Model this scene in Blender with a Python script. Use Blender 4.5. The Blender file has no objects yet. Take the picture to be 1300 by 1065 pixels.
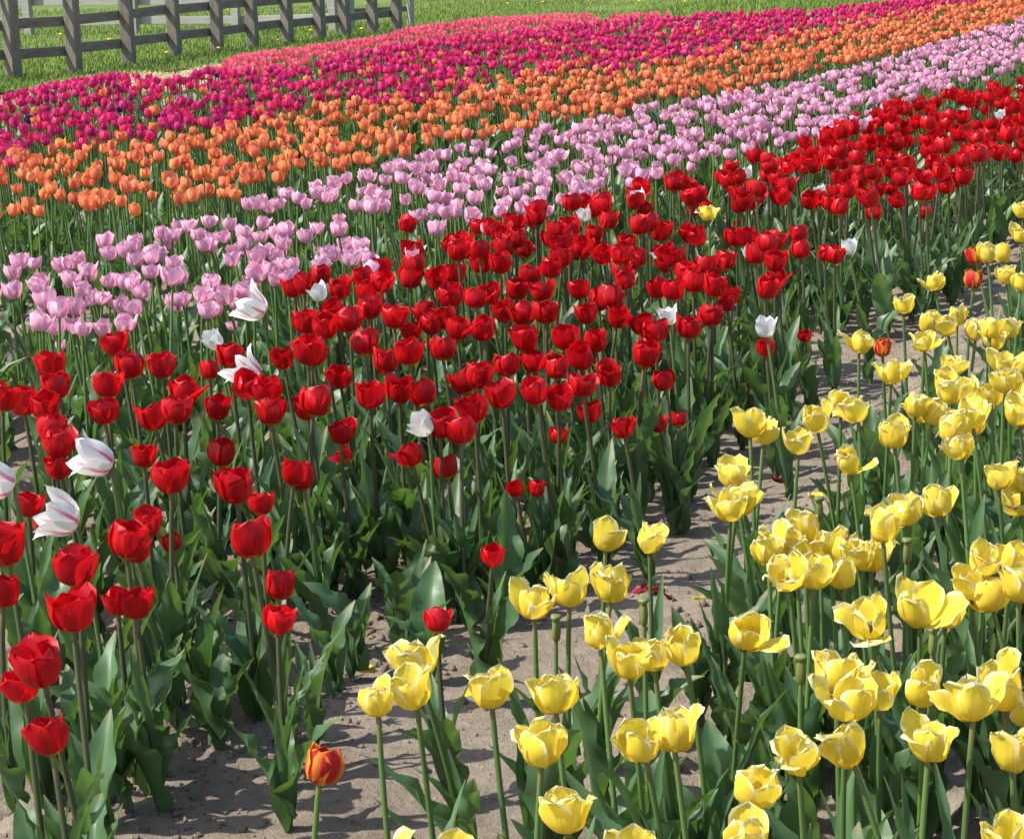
import bpy, math, random
import numpy as np
from mathutils import Matrix, Vector, Euler

random.seed(7)
rng = np.random.default_rng(11)
scene = bpy.context.scene
col = scene.collection
R = math.radians

# ------------------------------------------------------------------ camera
PW, PH = 1300.0, 1065.0            # size of the photograph the pixel measurements were taken in
FPX = 2900.0                       # focal length in those pixels
CAM_H = 1.45
PITCH = math.atan(627.0 / FPX)
ROLL = R(1.5)
fwd = Vector((0, math.cos(PITCH), -math.sin(PITCH)))
rt0 = Vector((1, 0, 0)); up0 = Vector((0, math.sin(PITCH), math.cos(PITCH)))
CR = math.cos(ROLL) * rt0 - math.sin(ROLL) * up0
CU = math.sin(ROLL) * rt0 + math.cos(ROLL) * up0
cam_data = bpy.data.cameras.new('camera')
cam = bpy.data.objects.new('camera', cam_data); col.objects.link(cam)
m = Matrix.Identity(4)
for i in range(3):
    m[i][0] = CR[i]; m[i][1] = CU[i]; m[i][2] = -fwd[i]
m[2][3] = CAM_H
cam.matrix_world = m
cam_data.sensor_fit = 'HORIZONTAL'; cam_data.sensor_width = 36.0
cam_data.lens = 36.0 * FPX / PW
cam_data.clip_start = 0.05; cam_data.clip_end = 2000
scene.camera = cam

# ------------------------------------------------------------------ light
SUN_EL = R(50)
to_sun = Vector((-math.cos(SUN_EL) * 0.975, -math.cos(SUN_EL) * 0.22, math.sin(SUN_EL))).normalized()
world = bpy.data.worlds.new('World'); scene.world = world; world.use_nodes = True
wn = world.node_tree; wn.nodes.clear()
sky = wn.nodes.new('ShaderNodeTexSky'); sky.sky_type = 'NISHITA'; sky.sun_disc = False
sky.sun_elevation = SUN_EL; sky.sun_rotation = math.atan2(to_sun.x, to_sun.y)
sky.air_density = 1.0; sky.dust_density = 1.5
bg = wn.nodes.new('ShaderNodeBackground'); bg.inputs[1].default_value = 0.14
wo = wn.nodes.new('ShaderNodeOutputWorld')
wn.links.new(sky.outputs[0], bg.inputs[0]); wn.links.new(bg.outputs[0], wo.inputs[0])
sd = bpy.data.lights.new('sun', 'SUN'); sd.energy = 4.4; sd.angle = R(0.53); sd.color = (1.0, 0.955, 0.88)
so = bpy.data.objects.new('sun', sd); col.objects.link(so)
so.rotation_euler = to_sun.to_track_quat('Z', 'Y').to_euler()
scene.view_settings.view_transform = 'Standard'; scene.view_settings.look = 'None'
scene.view_settings.exposure = 0.72; scene.view_settings.gamma = 1.0
scene.view_settings.use_curve_mapping = False
scene.render.engine = 'CYCLES'
scene.cycles.max_bounces = 8; scene.cycles.transmission_bounces = 6; scene.cycles.diffuse_bounces = 4
scene.cycles.use_denoising = True

# ------------------------------------------------------------------ ground shape, pixels and rows
def unproj_dir(px, py):
    return (fwd * FPX + CR * (px - PW / 2) - CU * (py - PH / 2)).normalized()
_rd = unproj_dir(1650, -121)
ROW = Vector((_rd.x, _rd.y)).normalized()          # direction in which the beds run
ACR = Vector((ROW.y, -ROW.x))                      # across the beds, to the right
def pq(x, y): return x * ACR.x + y * ACR.y, x * ROW.x + y * ROW.y
def xy(p, q): return p * ACR.x + q * ROW.x, p * ACR.y + q * ROW.y
def sstep(a, b, v):
    t = np.clip((v - a) / (b - a), 0, 1); return t * t * (3 - 2 * t)
def terrain(x, y):
    p, q = pq(x, y)
    return -0.6 * sstep(-9.0, -13.5, p)
def at_pixel(px, py, h=0.0):
    """point on the ray of a photo pixel that lies h above the ground"""
    d = unproj_dir(px, py); z = h
    for _ in range(12):
        t = (z - CAM_H) / d.z
        z = float(terrain(d.x * t, d.y * t)) + h
    t = (z - CAM_H) / d.z
    return Vector((d.x * t, d.y * t, z))
_F = np.array(fwd); _CR = np.array(CR); _CU = np.array(CU); _C0 = np.array((0, 0, CAM_H))
def project(P):
    v = np.atleast_2d(np.asarray(P, float)) - _C0
    d = v @ _F
    return PW / 2 + FPX * (v @ _CR) / d, PH / 2 - FPX * (v @ _CU) / d, d

_perm = rng.random((256, 256))
def vnoise(x, y):
    xi = np.floor(x).astype(int); yi = np.floor(y).astype(int)
    fx = x - xi; fy = y - yi; fx = fx * fx * (3 - 2 * fx); fy = fy * fy * (3 - 2 * fy)
    g = lambda a, b: _perm[a & 255, b & 255]
    return (g(xi, yi) * (1 - fx) + g(xi + 1, yi) * fx) * (1 - fy) + (g(xi, yi + 1) * (1 - fx) + g(xi + 1, yi + 1) * fx) * fy - 0.5
def soil_rough(p, q):
    path = sstep(-1.95, -1.72, p) * (1 - sstep(-1.25, -1.02, p))     # trodden path between the red and yellow beds
    r = 1 - 0.82 * path
    z = r * (0.045 * vnoise(p * 5.3 + 9, q * 5.3) + 0.040 * vnoise(p * 14, q * 14 + 3) + 0.032 * vnoise(p * 31 + 5, q * 31) + 0.020 * np.abs(vnoise(p * 55, q * 55 + 8)))
    z += 0.006 * vnoise(p * 90 + 4, q * 90) + 0.012 * vnoise(p * 3, q * 1.5)
    z += 0.035 * (1 - path) - 0.02
    return z

# ------------------------------------------------------------------ materials
def nodes_of(name):
    mt = bpy.data.materials.new(name); mt.use_nodes = True
    nt = mt.node_tree; nt.nodes.clear()
    return mt, nt, nt.nodes, nt.links
def N(ns, typ, **kw):
    n = ns.new(typ)
    for k, v in kw.items(): setattr(n, k, v)
    return n
def math_node(ns, ls, op, a, b=None, clamp=False):
    n = ns.new('ShaderNodeMath'); n.operation = op; n.use_clamp = clamp
    for i, v in enumerate((a, b)):
        if v is None: continue
        if isinstance(v, (int, float)): n.inputs[i].default_value = v
        else: ls.new(v, n.inputs[i])
    return n.outputs[0]
def mix_col(ns, ls, f, a, b, blend='MIX'):
    n = ns.new('ShaderNodeMix'); n.data_type = 'RGBA'; n.blend_type = blend
    for s, v in ((0, f), (6, a), (7, b)):
        if isinstance(v, (int, float)): n.inputs[s].default_value = v
        elif isinstance(v, tuple): n.inputs[s].default_value = (*v, 1)
        else: ls.new(v, n.inputs[s])
    return n.outputs[2]
def place_noise(ns, ls, scale, detail=1.0):
    g = N(ns, 'ShaderNodeNewGeometry'); t = N(ns, 'ShaderNodeTexNoise')
    t.inputs['Scale'].default_value = scale; t.inputs['Detail'].default_value = detail
    ls.new(g.outputs['Position'], t.inputs['Vector']); return t.outputs['Fac']
def leafy_output(nt, ns, ls, colour, trans_colour, trans, rough, spec, bump=None, bump_strength=0.2):
    p = N(ns, 'ShaderNodeBsdfPrincipled'); p.inputs['Roughness'].default_value = rough
    p.inputs['Specular IOR Level'].default_value = spec
    ls.new(colour, p.inputs['Base Color'])
    tr = N(ns, 'ShaderNodeBsdfTranslucent'); ls.new(trans_colour, tr.inputs['Color'])
    if bump is not None:
        b = N(ns, 'ShaderNodeBump'); b.inputs['Strength'].default_value = bump_strength; b.inputs['Distance'].default_value = 0.002
        ls.new(bump, b.inputs['Height']); ls.new(b.outputs[0], p.inputs['Normal'])
    mx = N(ns, 'ShaderNodeMixShader'); mx.inputs[0].default_value = trans
    ls.new(p.outputs[0], mx.inputs[1]); ls.new(tr.outputs[0], mx.inputs[2])
    o = N(ns, 'ShaderNodeOutputMaterial'); ls.new(mx.outputs[0], o.inputs[0])

def petal_material(name, mid, edge, base, edge_from=0.45, edge_to=1.0, tip=0.0, base_to=0.12, flame=None, flame_amt=0.0,
                   trans=0.35, rough=0.45, spec=0.4, vary=0.25, hue=0.0, streak=0.35, rim_top=0.0):
    mt, nt, ns, ls = nodes_of(name)
    uv = N(ns, 'ShaderNodeUVMap'); sp = N(ns, 'ShaderNodeSeparateXYZ'); ls.new(uv.outputs[0], sp.inputs[0])
    u, v = sp.outputs[0], sp.outputs[1]
    mp = N(ns, 'ShaderNodeMapping'); mp.inputs['Scale'].default_value = (26, 2.2, 1); ls.new(uv.outputs[0], mp.inputs[0])
    oi = N(ns, 'ShaderNodeObjectInfo')
    nz = N(ns, 'ShaderNodeTexNoise'); nz.noise_dimensions = '4D'; nz.inputs['Scale'].default_value = 1.0; nz.inputs['Detail'].default_value = 3
    ls.new(mp.outputs[0], nz.inputs['Vector'])
    ls.new(math_node(ns, ls, 'MULTIPLY', oi.outputs['Random'], 40.0), nz.inputs['W'])
    st = nz.outputs['Fac']
    e = math_node(ns, ls, 'ABSOLUTE', math_node(ns, ls, 'MULTIPLY_ADD', u, 2.0)); ns[-1].inputs[1].default_value = 2.0
    # |2u-1|
    ma = ns.new('ShaderNodeMath'); ma.operation = 'MULTIPLY_ADD'; ls.new(u, ma.inputs[0]); ma.inputs[1].default_value = 2; ma.inputs[2].default_value = -1
    e = math_node(ns, ls, 'ABSOLUTE', ma.outputs[0])
    if rim_top: e = math_node(ns, ls, 'MULTIPLY', e, math_node(ns, ls, 'POWER', math_node(ns, ls, 'MULTIPLY', v, 1.25, True), rim_top))
    if tip: e = math_node(ns, ls, 'MAXIMUM', e, math_node(ns, ls, 'MULTIPLY', math_node(ns, ls, 'POWER', v, 6.0), tip))
    e = math_node(ns, ls, 'ADD', e, math_node(ns, ls, 'MULTIPLY', math_node(ns, ls, 'SUBTRACT', st, 0.5), streak * 1.6))
    mr = ns.new('ShaderNodeMapRange'); mr.interpolation_type = 'SMOOTHSTEP'
    ls.new(e, mr.inputs[0]); mr.inputs[1].default_value = edge_from; mr.inputs[2].default_value = edge_to
    c = mix_col(ns, ls, mr.outputs[0], mid, edge)
    if flame:
        fl = math_node(ns, ls, 'SUBTRACT', math_node(ns, ls, 'SUBTRACT', 1.0, math_node(ns, ls, 'MULTIPLY', e, 2.3)), math_node(ns, ls, 'MULTIPLY', math_node(ns, ls, 'SUBTRACT', v, 0.3), 0.9))
        fl = math_node(ns, ls, 'ADD', fl, math_node(ns, ls, 'MULTIPLY', math_node(ns, ls, 'SUBTRACT', st, 0.55), 2.2))
        m2 = ns.new('ShaderNodeMapRange'); ls.new(fl, m2.inputs[0]); m2.inputs[1].default_value = 0.1; m2.inputs[2].default_value = 0.75; m2.inputs[4].default_value = flame_amt
        c = mix_col(ns, ls, m2.outputs[0], c, flame)
    mb = ns.new('ShaderNodeMapRange'); mb.interpolation_type = 'SMOOTHSTEP'; ls.new(v, mb.inputs[0])
    mb.inputs[1].default_value = base_to * 0.35; mb.inputs[2].default_value = base_to; mb.inputs[3].default_value = 1; mb.inputs[4].default_value = 0
    c = mix_col(ns, ls, mb.outputs[0], c, base)
    hs = ns.new('ShaderNodeHueSaturation'); ls.new(c, hs.inputs['Color'])
    pn = place_noise(ns, ls, 9.0, 0)
    vv = math_node(ns, ls, 'ADD', math_node(ns, ls, 'MULTIPLY', math_node(ns, ls, 'SUBTRACT', pn, 0.5), vary * 2), math_node(ns, ls, 'MULTIPLY', math_node(ns, ls, 'SUBTRACT', st, 0.5), streak))
    vv = math_node(ns, ls, 'ADD', vv, math_node(ns, ls, 'MULTIPLY', math_node(ns, ls, 'SUBTRACT', oi.outputs['Random'], 0.5), vary * 0.6))
    ls.new(math_node(ns, ls, 'ADD', vv, 1.0), hs.inputs['Value'])
    if hue:
        ls.new(math_node(ns, ls, 'ADD', math_node(ns, ls, 'MULTIPLY', math_node(ns, ls, 'SUBTRACT', pn, 0.5), hue), 0.5), hs.inputs['Hue'])
    leafy_output(nt, ns, ls, hs.outputs[0], hs.outputs[0], trans, rough, spec, st, 0.35)
    return mt

MAT = {}
MAT['red'] = petal_material('red_petal', (0.54, 0.003, 0.012), (0.74, 0.010, 0.009), (0.78, 0.52, 0.03), base_to=0.24, vary=0.26, rough=0.36, spec=0.42, trans=0.42, streak=0.55)
MAT['pink'] = petal_material('pale_pink_petal', (0.85, 0.42, 0.58), (0.92, 0.64, 0.74), (0.82, 0.78, 0.68), base_to=0.16, vary=0.13, rough=0.5, spec=0.35, trans=0.34)
MAT['orange'] = petal_material('orange_petal', (0.87, 0.20, 0.17), (0.94, 0.40, 0.075), (0.75, 0.40, 0.03), edge_from=0.25, edge_to=0.85, tip=0.8, base_to=0.10, vary=0.18, hue=0.035, trans=0.36)
MAT['magenta'] = petal_material('magenta_petal', (0.68, 0.022, 0.165), (0.77, 0.06, 0.235), (0.6, 0.3, 0.2), base_to=0.08, vary=0.34, hue=0.06, trans=0.36)
MAT['coral'] = petal_material('coral_pink_petal', (0.86, 0.13, 0.22), (0.90, 0.25, 0.30), (0.8, 0.6, 0.4), base_to=0.15, vary=0.2, trans=0.36)
MAT['purple'] = petal_material('purple_petal', (0.09, 0.015, 0.14), (0.14, 0.03, 0.2), (0.2, 0.1, 0.2), vary=0.3)
MAT['yellow'] = petal_material('yellow_petal', (0.87, 0.70, 0.07), (0.90, 0.85, 0.56), (0.70, 0.66, 0.10), edge_from=0.55, edge_to=1.10, tip=1.0, base_to=0.14, vary=0.10, trans=0.45, rough=0.45, spec=0.35, streak=0.45, rim_top=0.8)
MAT['white'] = petal_material('white_flamed_petal', (0.82, 0.80, 0.75), (0.86, 0.85, 0.82), (0.72, 0.76, 0.42), flame=(0.52, 0.02, 0.16), flame_amt=0.95, base_to=0.22, vary=0.04, trans=0.30, streak=0.12)
MAT['plain_white'] = petal_material('white_petal', (0.82, 0.81, 0.76), (0.86, 0.85, 0.82), (0.70, 0.75, 0.40), base_to=0.3, vary=0.06, trans=0.4, streak=0.12)
MAT['bicolour'] = petal_material('red_and_yellow_petal', (0.55, 0.012, 0.02), (0.86, 0.36, 0.03), (0.8, 0.6, 0.05), edge_from=0.4, edge_to=1.0, tip=0.7, vary=0.12)
MAT['wilted'] = petal_material('wilted_red_petal', (0.16, 0.004, 0.012), (0.24, 0.008, 0.012), (0.2, 0.1, 0.03), vary=0.3, trans=0.15)

def leaf_material(name, dark, light, trans_c, rough=0.42, trans=0.2):
    mt, nt, ns, ls = nodes_of(name)
    uv = N(ns, 'ShaderNodeUVMap')
    mp = N(ns, 'ShaderNodeMapping'); mp.inputs['Scale'].default_value = (34, 1.4, 1); ls.new(uv.outputs[0], mp.inputs[0])
    nz = N(ns, 'ShaderNodeTexNoise'); nz.inputs['Scale'].default_value = 1; nz.inputs['Detail'].default_value = 2; ls.new(mp.outputs[0], nz.inputs['Vector'])
    big = place_noise(ns, ls, 7.0, 2)
    f = math_node(ns, ls, 'ADD', math_node(ns, ls, 'MULTIPLY', nz.outputs['Fac'], 0.5), math_node(ns, ls, 'MULTIPLY', big, 0.6), True)
    c = mix_col(ns, ls, f, dark, light)
    oi = N(ns, 'ShaderNodeObjectInfo')
    hs = ns.new('ShaderNodeHueSaturation'); ls.new(c, hs.inputs['Color'])
    ls.new(math_node(ns, ls, 'ADD', math_node(ns, ls, 'MULTIPLY', oi.outputs['Random'], 0.4), 0.8), hs.inputs['Value'])
    # dry, yellowish leaf tips on some leaves
    sp = N(ns, 'ShaderNodeSeparateXYZ'); ls.new(uv.outputs[0], sp.inputs[0])
    tp = ns.new('ShaderNodeMapRange'); ls.new(math_node(ns, ls, 'ADD', sp.outputs[1], math_node(ns, ls, 'MULTIPLY', big, 0.25)), tp.inputs[0])
    tp.inputs[1].default_value = 1.03; tp.inputs[2].default_value = 1.16; tp.inputs[4].default_value = 0.7
    c2 = mix_col(ns, ls, tp.outputs[0], hs.outputs[0], (0.30, 0.22, 0.08))
    tc = N(ns, 'ShaderNodeRGB'); tc.outputs[0].default_value = (*trans_c, 1)
    leafy_output(nt, ns, ls, c2, tc.outputs[0], trans, rough, 0.5, nz.outputs['Fac'], 0.25)
    return mt
MAT['leaf'] = leaf_material('tulip_leaf', (0.030, 0.082, 0.028), (0.105, 0.19, 0.082), (0.15, 0.30, 0.035), 0.42, 0.27)
MAT['stem'] = leaf_material('green_stem', (0.075, 0.15, 0.032), (0.14, 0.24, 0.06), (0.12, 0.2, 0.03), 0.5)
MAT['stem_red'] = leaf_material('brownish_stem', (0.055, 0.065, 0.025), (0.11, 0.12, 0.05), (0.1, 0.12, 0.03), 0.5)
MAT['pistil'] = leaf_material('pistil', (0.10, 0.14, 0.03), (0.25, 0.28, 0.08), (0.2, 0.2, 0.05), 0.5)

def soil_material():
    mt, nt, ns, ls = nodes_of('dry_soil')
    g = N(ns, 'ShaderNodeNewGeometry')
    def nz(s, d=6, r=0.6):
        t = N(ns, 'ShaderNodeTexNoise'); t.inputs['Scale'].default_value = s; t.inputs['Detail'].default_value = d; t.inputs['Roughness'].default_value = r
        ls.new(g.outputs['Position'], t.inputs['Vector']); return t.outputs['Fac']
    a, b, c_ = nz(1.6), nz(28, 8, 0.7), nz(190, 4, 0.7)
    f = math_node(ns, ls, 'ADD', math_node(ns, ls, 'MULTIPLY', a, 0.5), math_node(ns, ls, 'MULTIPLY', b, 0.6), True)
    r = N(ns, 'ShaderNodeValToRGB'); ls.new(f, r.inputs[0])
    r.color_ramp.elements[0].position = 0.30; r.color_ramp.elements[0].color = (0.15, 0.118, 0.085, 1)
    r.color_ramp.elements[1].position = 0.78; r.color_ramp.elements[1].color = (0.43, 0.355, 0.275, 1)
    sp = ns.new('ShaderNodeMapRange'); ls.new(c_, sp.inputs[0]); sp.inputs[1].default_value = 0.62; sp.inputs[2].default_value = 0.72; sp.inputs[4].default_value = 0.55
    c = mix_col(ns, ls, sp.outputs[0], r.outputs[0], (0.46, 0.41, 0.34))
    p = N(ns, 'ShaderNodeBsdfPrincipled'); p.inputs['Roughness'].default_value = 0.95; p.inputs['Specular IOR Level'].default_value = 0.15
    ls.new(c, p.inputs['Base Color'])
    bp = N(ns, 'ShaderNodeBump'); bp.inputs['Strength'].default_value = 1.0; bp.inputs['Distance'].default_value = 0.02
    ls.new(math_node(ns, ls, 'ADD', b, math_node(ns, ls, 'MULTIPLY', c_, 0.35)), bp.inputs['Height']); ls.new(bp.outputs[0], p.inputs['Normal'])
    o = N(ns, 'ShaderNodeOutputMaterial'); ls.new(p.outputs[0], o.inputs[0])
    return mt
MAT['soil'] = soil_material()

def noisy_material(name, c0, c1, s1, s2, rough=0.9, bump=0.3, stretch=None, spec=0.2):
    mt, nt, ns, ls = nodes_of(name)
    tc = N(ns, 'ShaderNodeTexCoord'); g = N(ns, 'ShaderNodeNewGeometry')
    vec = g.outputs['Position']
    if stretch:
        mp = N(ns, 'ShaderNodeMapping'); mp.inputs['Scale'].default_value = stretch; ls.new(tc.outputs['Object'], mp.inputs[0]); vec = mp.outputs[0]
    def nz(s):
        t = N(ns, 'ShaderNodeTexNoise'); t.inputs['Scale'].default_value = s; t.inputs['Detail'].default_value = 5; t.inputs['Roughness'].default_value = 0.65
        ls.new(vec, t.inputs['Vector']); return t.outputs['Fac']
    a, b = nz(s1), nz(s2)
    f = math_node(ns, ls, 'ADD', math_node(ns, ls, 'MULTIPLY', a, 0.6), math_node(ns, ls, 'MULTIPLY', b, 0.5))
    mr = ns.new('ShaderNodeMapRange'); ls.new(f, mr.inputs[0]); mr.inputs[1].default_value = 0.38; mr.inputs[2].default_value = 0.72
    p = N(ns, 'ShaderNodeBsdfPrincipled'); p.inputs['Roughness'].default_value = rough; p.inputs['Specular IOR Level'].default_value = spec
    ls.new(mix_col(ns, ls, mr.outputs[0], c0, c1), p.inputs['Base Color'])
    if bump:
        bp = N(ns, 'ShaderNodeBump'); bp.inputs['Strength'].default_value = bump; bp.inputs['Distance'].default_value = 0.01
        ls.new(b, bp.inputs['Height']); ls.new(bp.outputs[0], p.inputs['Normal'])
    o = N(ns, 'ShaderNodeOutputMaterial'); ls.new(p.outputs[0], o.inputs[0])
    return mt
MAT['lawn'] = noisy_material('lawn_earth', (0.085, 0.13, 0.022), (0.16, 0.21, 0.045), 0.5, 6)
MAT['grass'] = noisy_material('grass_blade', (0.11, 0.19, 0.028), (0.22, 0.29, 0.06), 0.6, 9, rough=0.6, bump=0)
MAT['straw'] = noisy_material('dry_straw', (0.38, 0.30, 0.15), (0.62, 0.52, 0.30), 2, 30, bump=0)
MAT['wood'] = noisy_material('weathered_wood', (0.11, 0.096, 0.078), (0.27, 0.235, 0.195), 2.5, 14, rough=0.85, bump=0.5, stretch=(1.0, 7.0, 7.0))
MAT['wood_post'] = noisy_material('weathered_post_wood', (0.11, 0.100, 0.080), (0.26, 0.235, 0.195), 2.5, 14, rough=0.85, bump=0.5, stretch=(9.0, 9.0, 1.2))
MAT['wood_pale'] = noisy_material('bleached_wood', (0.26, 0.25, 0.22), (0.40, 0.385, 0.35), 2.5, 14, rough=0.85, bump=0.4, stretch=(1.0, 7.0, 7.0))
MAT['road'] = noisy_material('sandy_road', (0.42, 0.35, 0.25), (0.55, 0.47, 0.36), 0.8, 12)
MAT['clod'] = noisy_material('soil_clod', (0.18, 0.145, 0.11), (0.38, 0.32, 0.25), 20, 160)
MAT['dandelion'] = noisy_material('dandelion_yellow', (0.75, 0.55, 0.01), (0.85, 0.68, 0.03), 30, 90, bump=0)

# ------------------------------------------------------------------ mesh helpers
def mesh_from(name, verts, faces, mats, uvs=None, face_mat=None, smooth=True):
    me = bpy.data.meshes.new(name)
    me.from_pydata([tuple(v) for v in verts], [], [tuple(f) for f in faces])
    return finish_mesh(me, mats, uvs, face_mat, smooth)
def finish_mesh(me, mats, uvs=None, face_mat=None, smooth=True):
    for mt in (mats if isinstance(mats, (list, tuple)) else [mats]): me.materials.append(mt)
    nl = len(me.loops)
    if uvs is not None:
        lay = me.uv_layers.new(name='UVMap')
        vi = np.empty(nl, np.int32); me.loops.foreach_get('vertex_index', vi)
        lay.data.foreach_set('uv', np.asarray(uvs, np.float32)[vi].ravel())
    if face_mat is not None: me.polygons.foreach_set('material_index', np.asarray(face_mat, np.int32))
    if smooth: me.polygons.foreach_set('use_smooth', np.ones(len(me.polygons), bool))
    me.update(); return me
def mesh_np(name, V, F, mats, uvs=None, face_mat=None, smooth=True):
    """V (n,3), F (k,4) quads (numpy)"""
    me = bpy.data.meshes.new(name)
    k = F.shape[1]
    me.vertices.add(len(V)); me.vertices.foreach_set('co', np.asarray(V, np.float32).ravel())
    me.loops.add(F.size); me.loops.foreach_set('vertex_index', F.astype(np.int32).ravel())
    me.polygons.add(len(F)); me.polygons.foreach_set('loop_start', np.arange(0, F.size, k, dtype=np.int32))
    me.update(calc_edges=True)
    return finish_mesh(me, mats, uvs, face_mat, smooth)
def link(name, me, parent=None, loc=(0, 0, 0), rot=None, scale=None):
    o = bpy.data.objects.new(name, me); col.objects.link(o)
    if parent is not None: o.parent = parent
    o.location = loc
    if rot is not None: o.rotation_euler = rot
    if scale is not None: o.scale = scale
    return o
def tag(o, label=None, cat=None, group=None, kind=None):
    if label: o['label'] = label
    if cat: o['category'] = cat
    if group: o['group'] = group
    if kind: o['kind'] = kind
    return o
def grid_faces(nt, ns):
    i, j = np.meshgrid(np.arange(nt - 1), np.arange(ns - 1), indexing='ij')
    a = (i * ns + j).ravel()
    return np.stack([a, a + 1, a + ns + 1, a + ns], 1)
def box(name, mats, sx, sy, sz, parent=None, loc=(0, 0, 0), rot=None, bev=0.006, jitter=0.0):
    """a board or post with worn, bevelled edges, centred in x and y, standing on z=0"""
    import bmesh
    bm = bmesh.new(); bmesh.ops.create_cube(bm, size=1)
    for v in bm.verts: v.co = Vector((v.co.x * sx, v.co.y * sy, (v.co.z + 0.5) * sz))
    bmesh.ops.bevel(bm, geom=bm.edges[:], offset=bev, segments=1, affect='EDGES')
    if jitter:
        for v in bm.verts: v.co += Vector((random.uniform(-1, 1), random.uniform(-1, 1), random.uniform(-1, 1))) * jitter
    me = bpy.data.meshes.new(name); bm.to_mesh(me); bm.free()
    finish_mesh(me, mats, smooth=False)
    return link(name, me, parent, loc, rot)

# ------------------------------------------------------------------ the setting: soil, lawn, road
def stretch_axis(a, b, step, lo, hi, grow=1.09):
    mid = list(np.arange(a, b + 1e-6, step)); s = step; v = mid[-1]; up = []
    while v < hi: s *= grow; v += s; up.append(v)
    s = step; v = mid[0]; dn = []
    while v > lo: s *= grow; v -= s; dn.append(v)
    return np.array(dn[::-1] + mid + up)
def sheet(name, P, Q, zf, mat):
    p, q = np.meshgrid(P, Q, indexing='ij')
    x, y = xy(p, q)
    V = np.stack([x, y, zf(x, y, p, q)], -1).reshape(-1, 3)
    o = link(name, mesh_np(name, V, grid_faces(len(P), len(Q)), mat))
    return tag(o, kind='structure')
sheet('soil', stretch_axis(-4.2, -0.2, 0.016, -24, 12.0), stretch_axis(1.8, 9.0, 0.018, -6.0, 110.0, 1.06),
      lambda x, y, p, q: terrain(x, y) + soil_rough(p, q) * np.where(np.abs(p + 2.2) < 5, 1, 0.5), MAT['soil'])
# where the field ends and the lawn begins: distance of that line from the photographer's spot, by bearing
_le = [at_pixel(u, v) for u, v in ((-200, 150), (0, 122), (120, 104), (250, 90), (420, 68), (500, 55), (620, 42), (800, 31), (1000, 22), (1150, 13), (1300, 2), (1450, -10))]
LAWN_A = np.array([math.atan2(P.x, P.y) for P in _le]); LAWN_D = np.array([math.hypot(P.x, P.y) for P in _le])
def lawn_start(a): return np.interp(a, LAWN_A, LAWN_D)
def lawn_sheet():
    A = np.linspace(-0.9, 0.7, 240); K = np.concatenate([np.linspace(0, 30, 61), np.geomspace(32, 900, 24)])
    a_, k = np.meshgrid(A, K, indexing='ij'); d = lawn_start(a_) + k
    x, y = d * np.sin(a_), d * np.cos(a_)
    V = np.stack([x, y, terrain(x, y) + 0.05 + 0.02 * vnoise(x * 0.7, y * 0.7)], -1).reshape(-1, 3)
    tag(link('lawn', mesh_np('lawn', V, grid_faces(len(A), len(K)), MAT['lawn'])), kind='structure')
lawn_sheet()

# ------------------------------------------------------------------ petals, leaves, stems
def petal_geo(L, W, nt, ns, open_=0.0, decay=0.40, tip=0.0, cup=1.0, wave=0.0, crinkle=0.0, point=0.0, rb=0.004, seed=0):
    """petal pointing along +x, cup axis +z; returns verts, uvs. open_: lean at the tip in radians, tip: extra curl near the tip"""
    r = np.random.default_rng(seed)
    fine = 60
    t = np.linspace(0, 1, fine)
    th = open_ + (R(82) - open_) * np.exp(-(t / decay) ** 1.5) + tip * t ** 4
    dt = L / (fine - 1)
    rr = rb + np.concatenate([[0], np.cumsum(np.sin(th[:-1]) * dt)])
    zz = np.concatenate([[0], np.cumsum(np.cos(th[:-1]) * dt)])
    T = np.linspace(0, 1, nt) ** 0.92
    r_ = np.interp(T, t, rr); z_ = np.interp(T, t, zz); th_ = np.interp(T, t, th)
    w = (T + 0.05) ** 0.5 * np.clip(1 - T ** (4.8 - 3.0 * point), 0, 1) ** (0.52 + 0.48 * point)
    w = w / w.max() * W; w[-1] = max(w[-1], W * 0.035); w[0] = max(w[0], 0.25 * W * 0.6)
    S = np.linspace(-1, 1, ns)
    ph = r.uniform(0, 6.28, 4)
    V = np.zeros((nt, ns, 3)); UV = np.zeros((nt, ns, 2))
    for i in range(nt):
        rho = max(abs(r_[i]) * 1.04 * cup, 0.45 * W, 0.008)
        ang = np.clip(S * w[i] / rho, -1.45, 1.45)
        rad = r_[i] - rho + rho * np.cos(ang)
        tan = rho * np.sin(ang)
        off = wave * np.abs(S) ** 1.7 * np.sin(T[i] * 8.0 + ph[0] + (S > 0) * ph[1]) * T[i]
        off += crinkle * (np.abs(S) ** 2 * T[i] + T[i] ** 7) * np.sin(S * 9 + ph[2] + T[i] * 17) * 0.9
        off += -0.0016 * np.exp(-(S / 0.14) ** 2) * T[i]                    # groove along the middle of the petal
        nx, nz = math.cos(th_[i]), -math.sin(th_[i])
        V[i, :, 0] = rad + off * nx; V[i, :, 1] = tan; V[i, :, 2] = z_[i] + off * nz
        if i == nt - 1 or i == nt - 2:
            V[i, :, 2] += crinkle * 0.35 * r.normal(size=ns) + 0.0006 * r.normal(size=ns)
        UV[i, :, 0] = (S + 1) / 2; UV[i, :, 1] = T[i]
    return V.reshape(-1, 3), UV.reshape(-1, 2)

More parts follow.
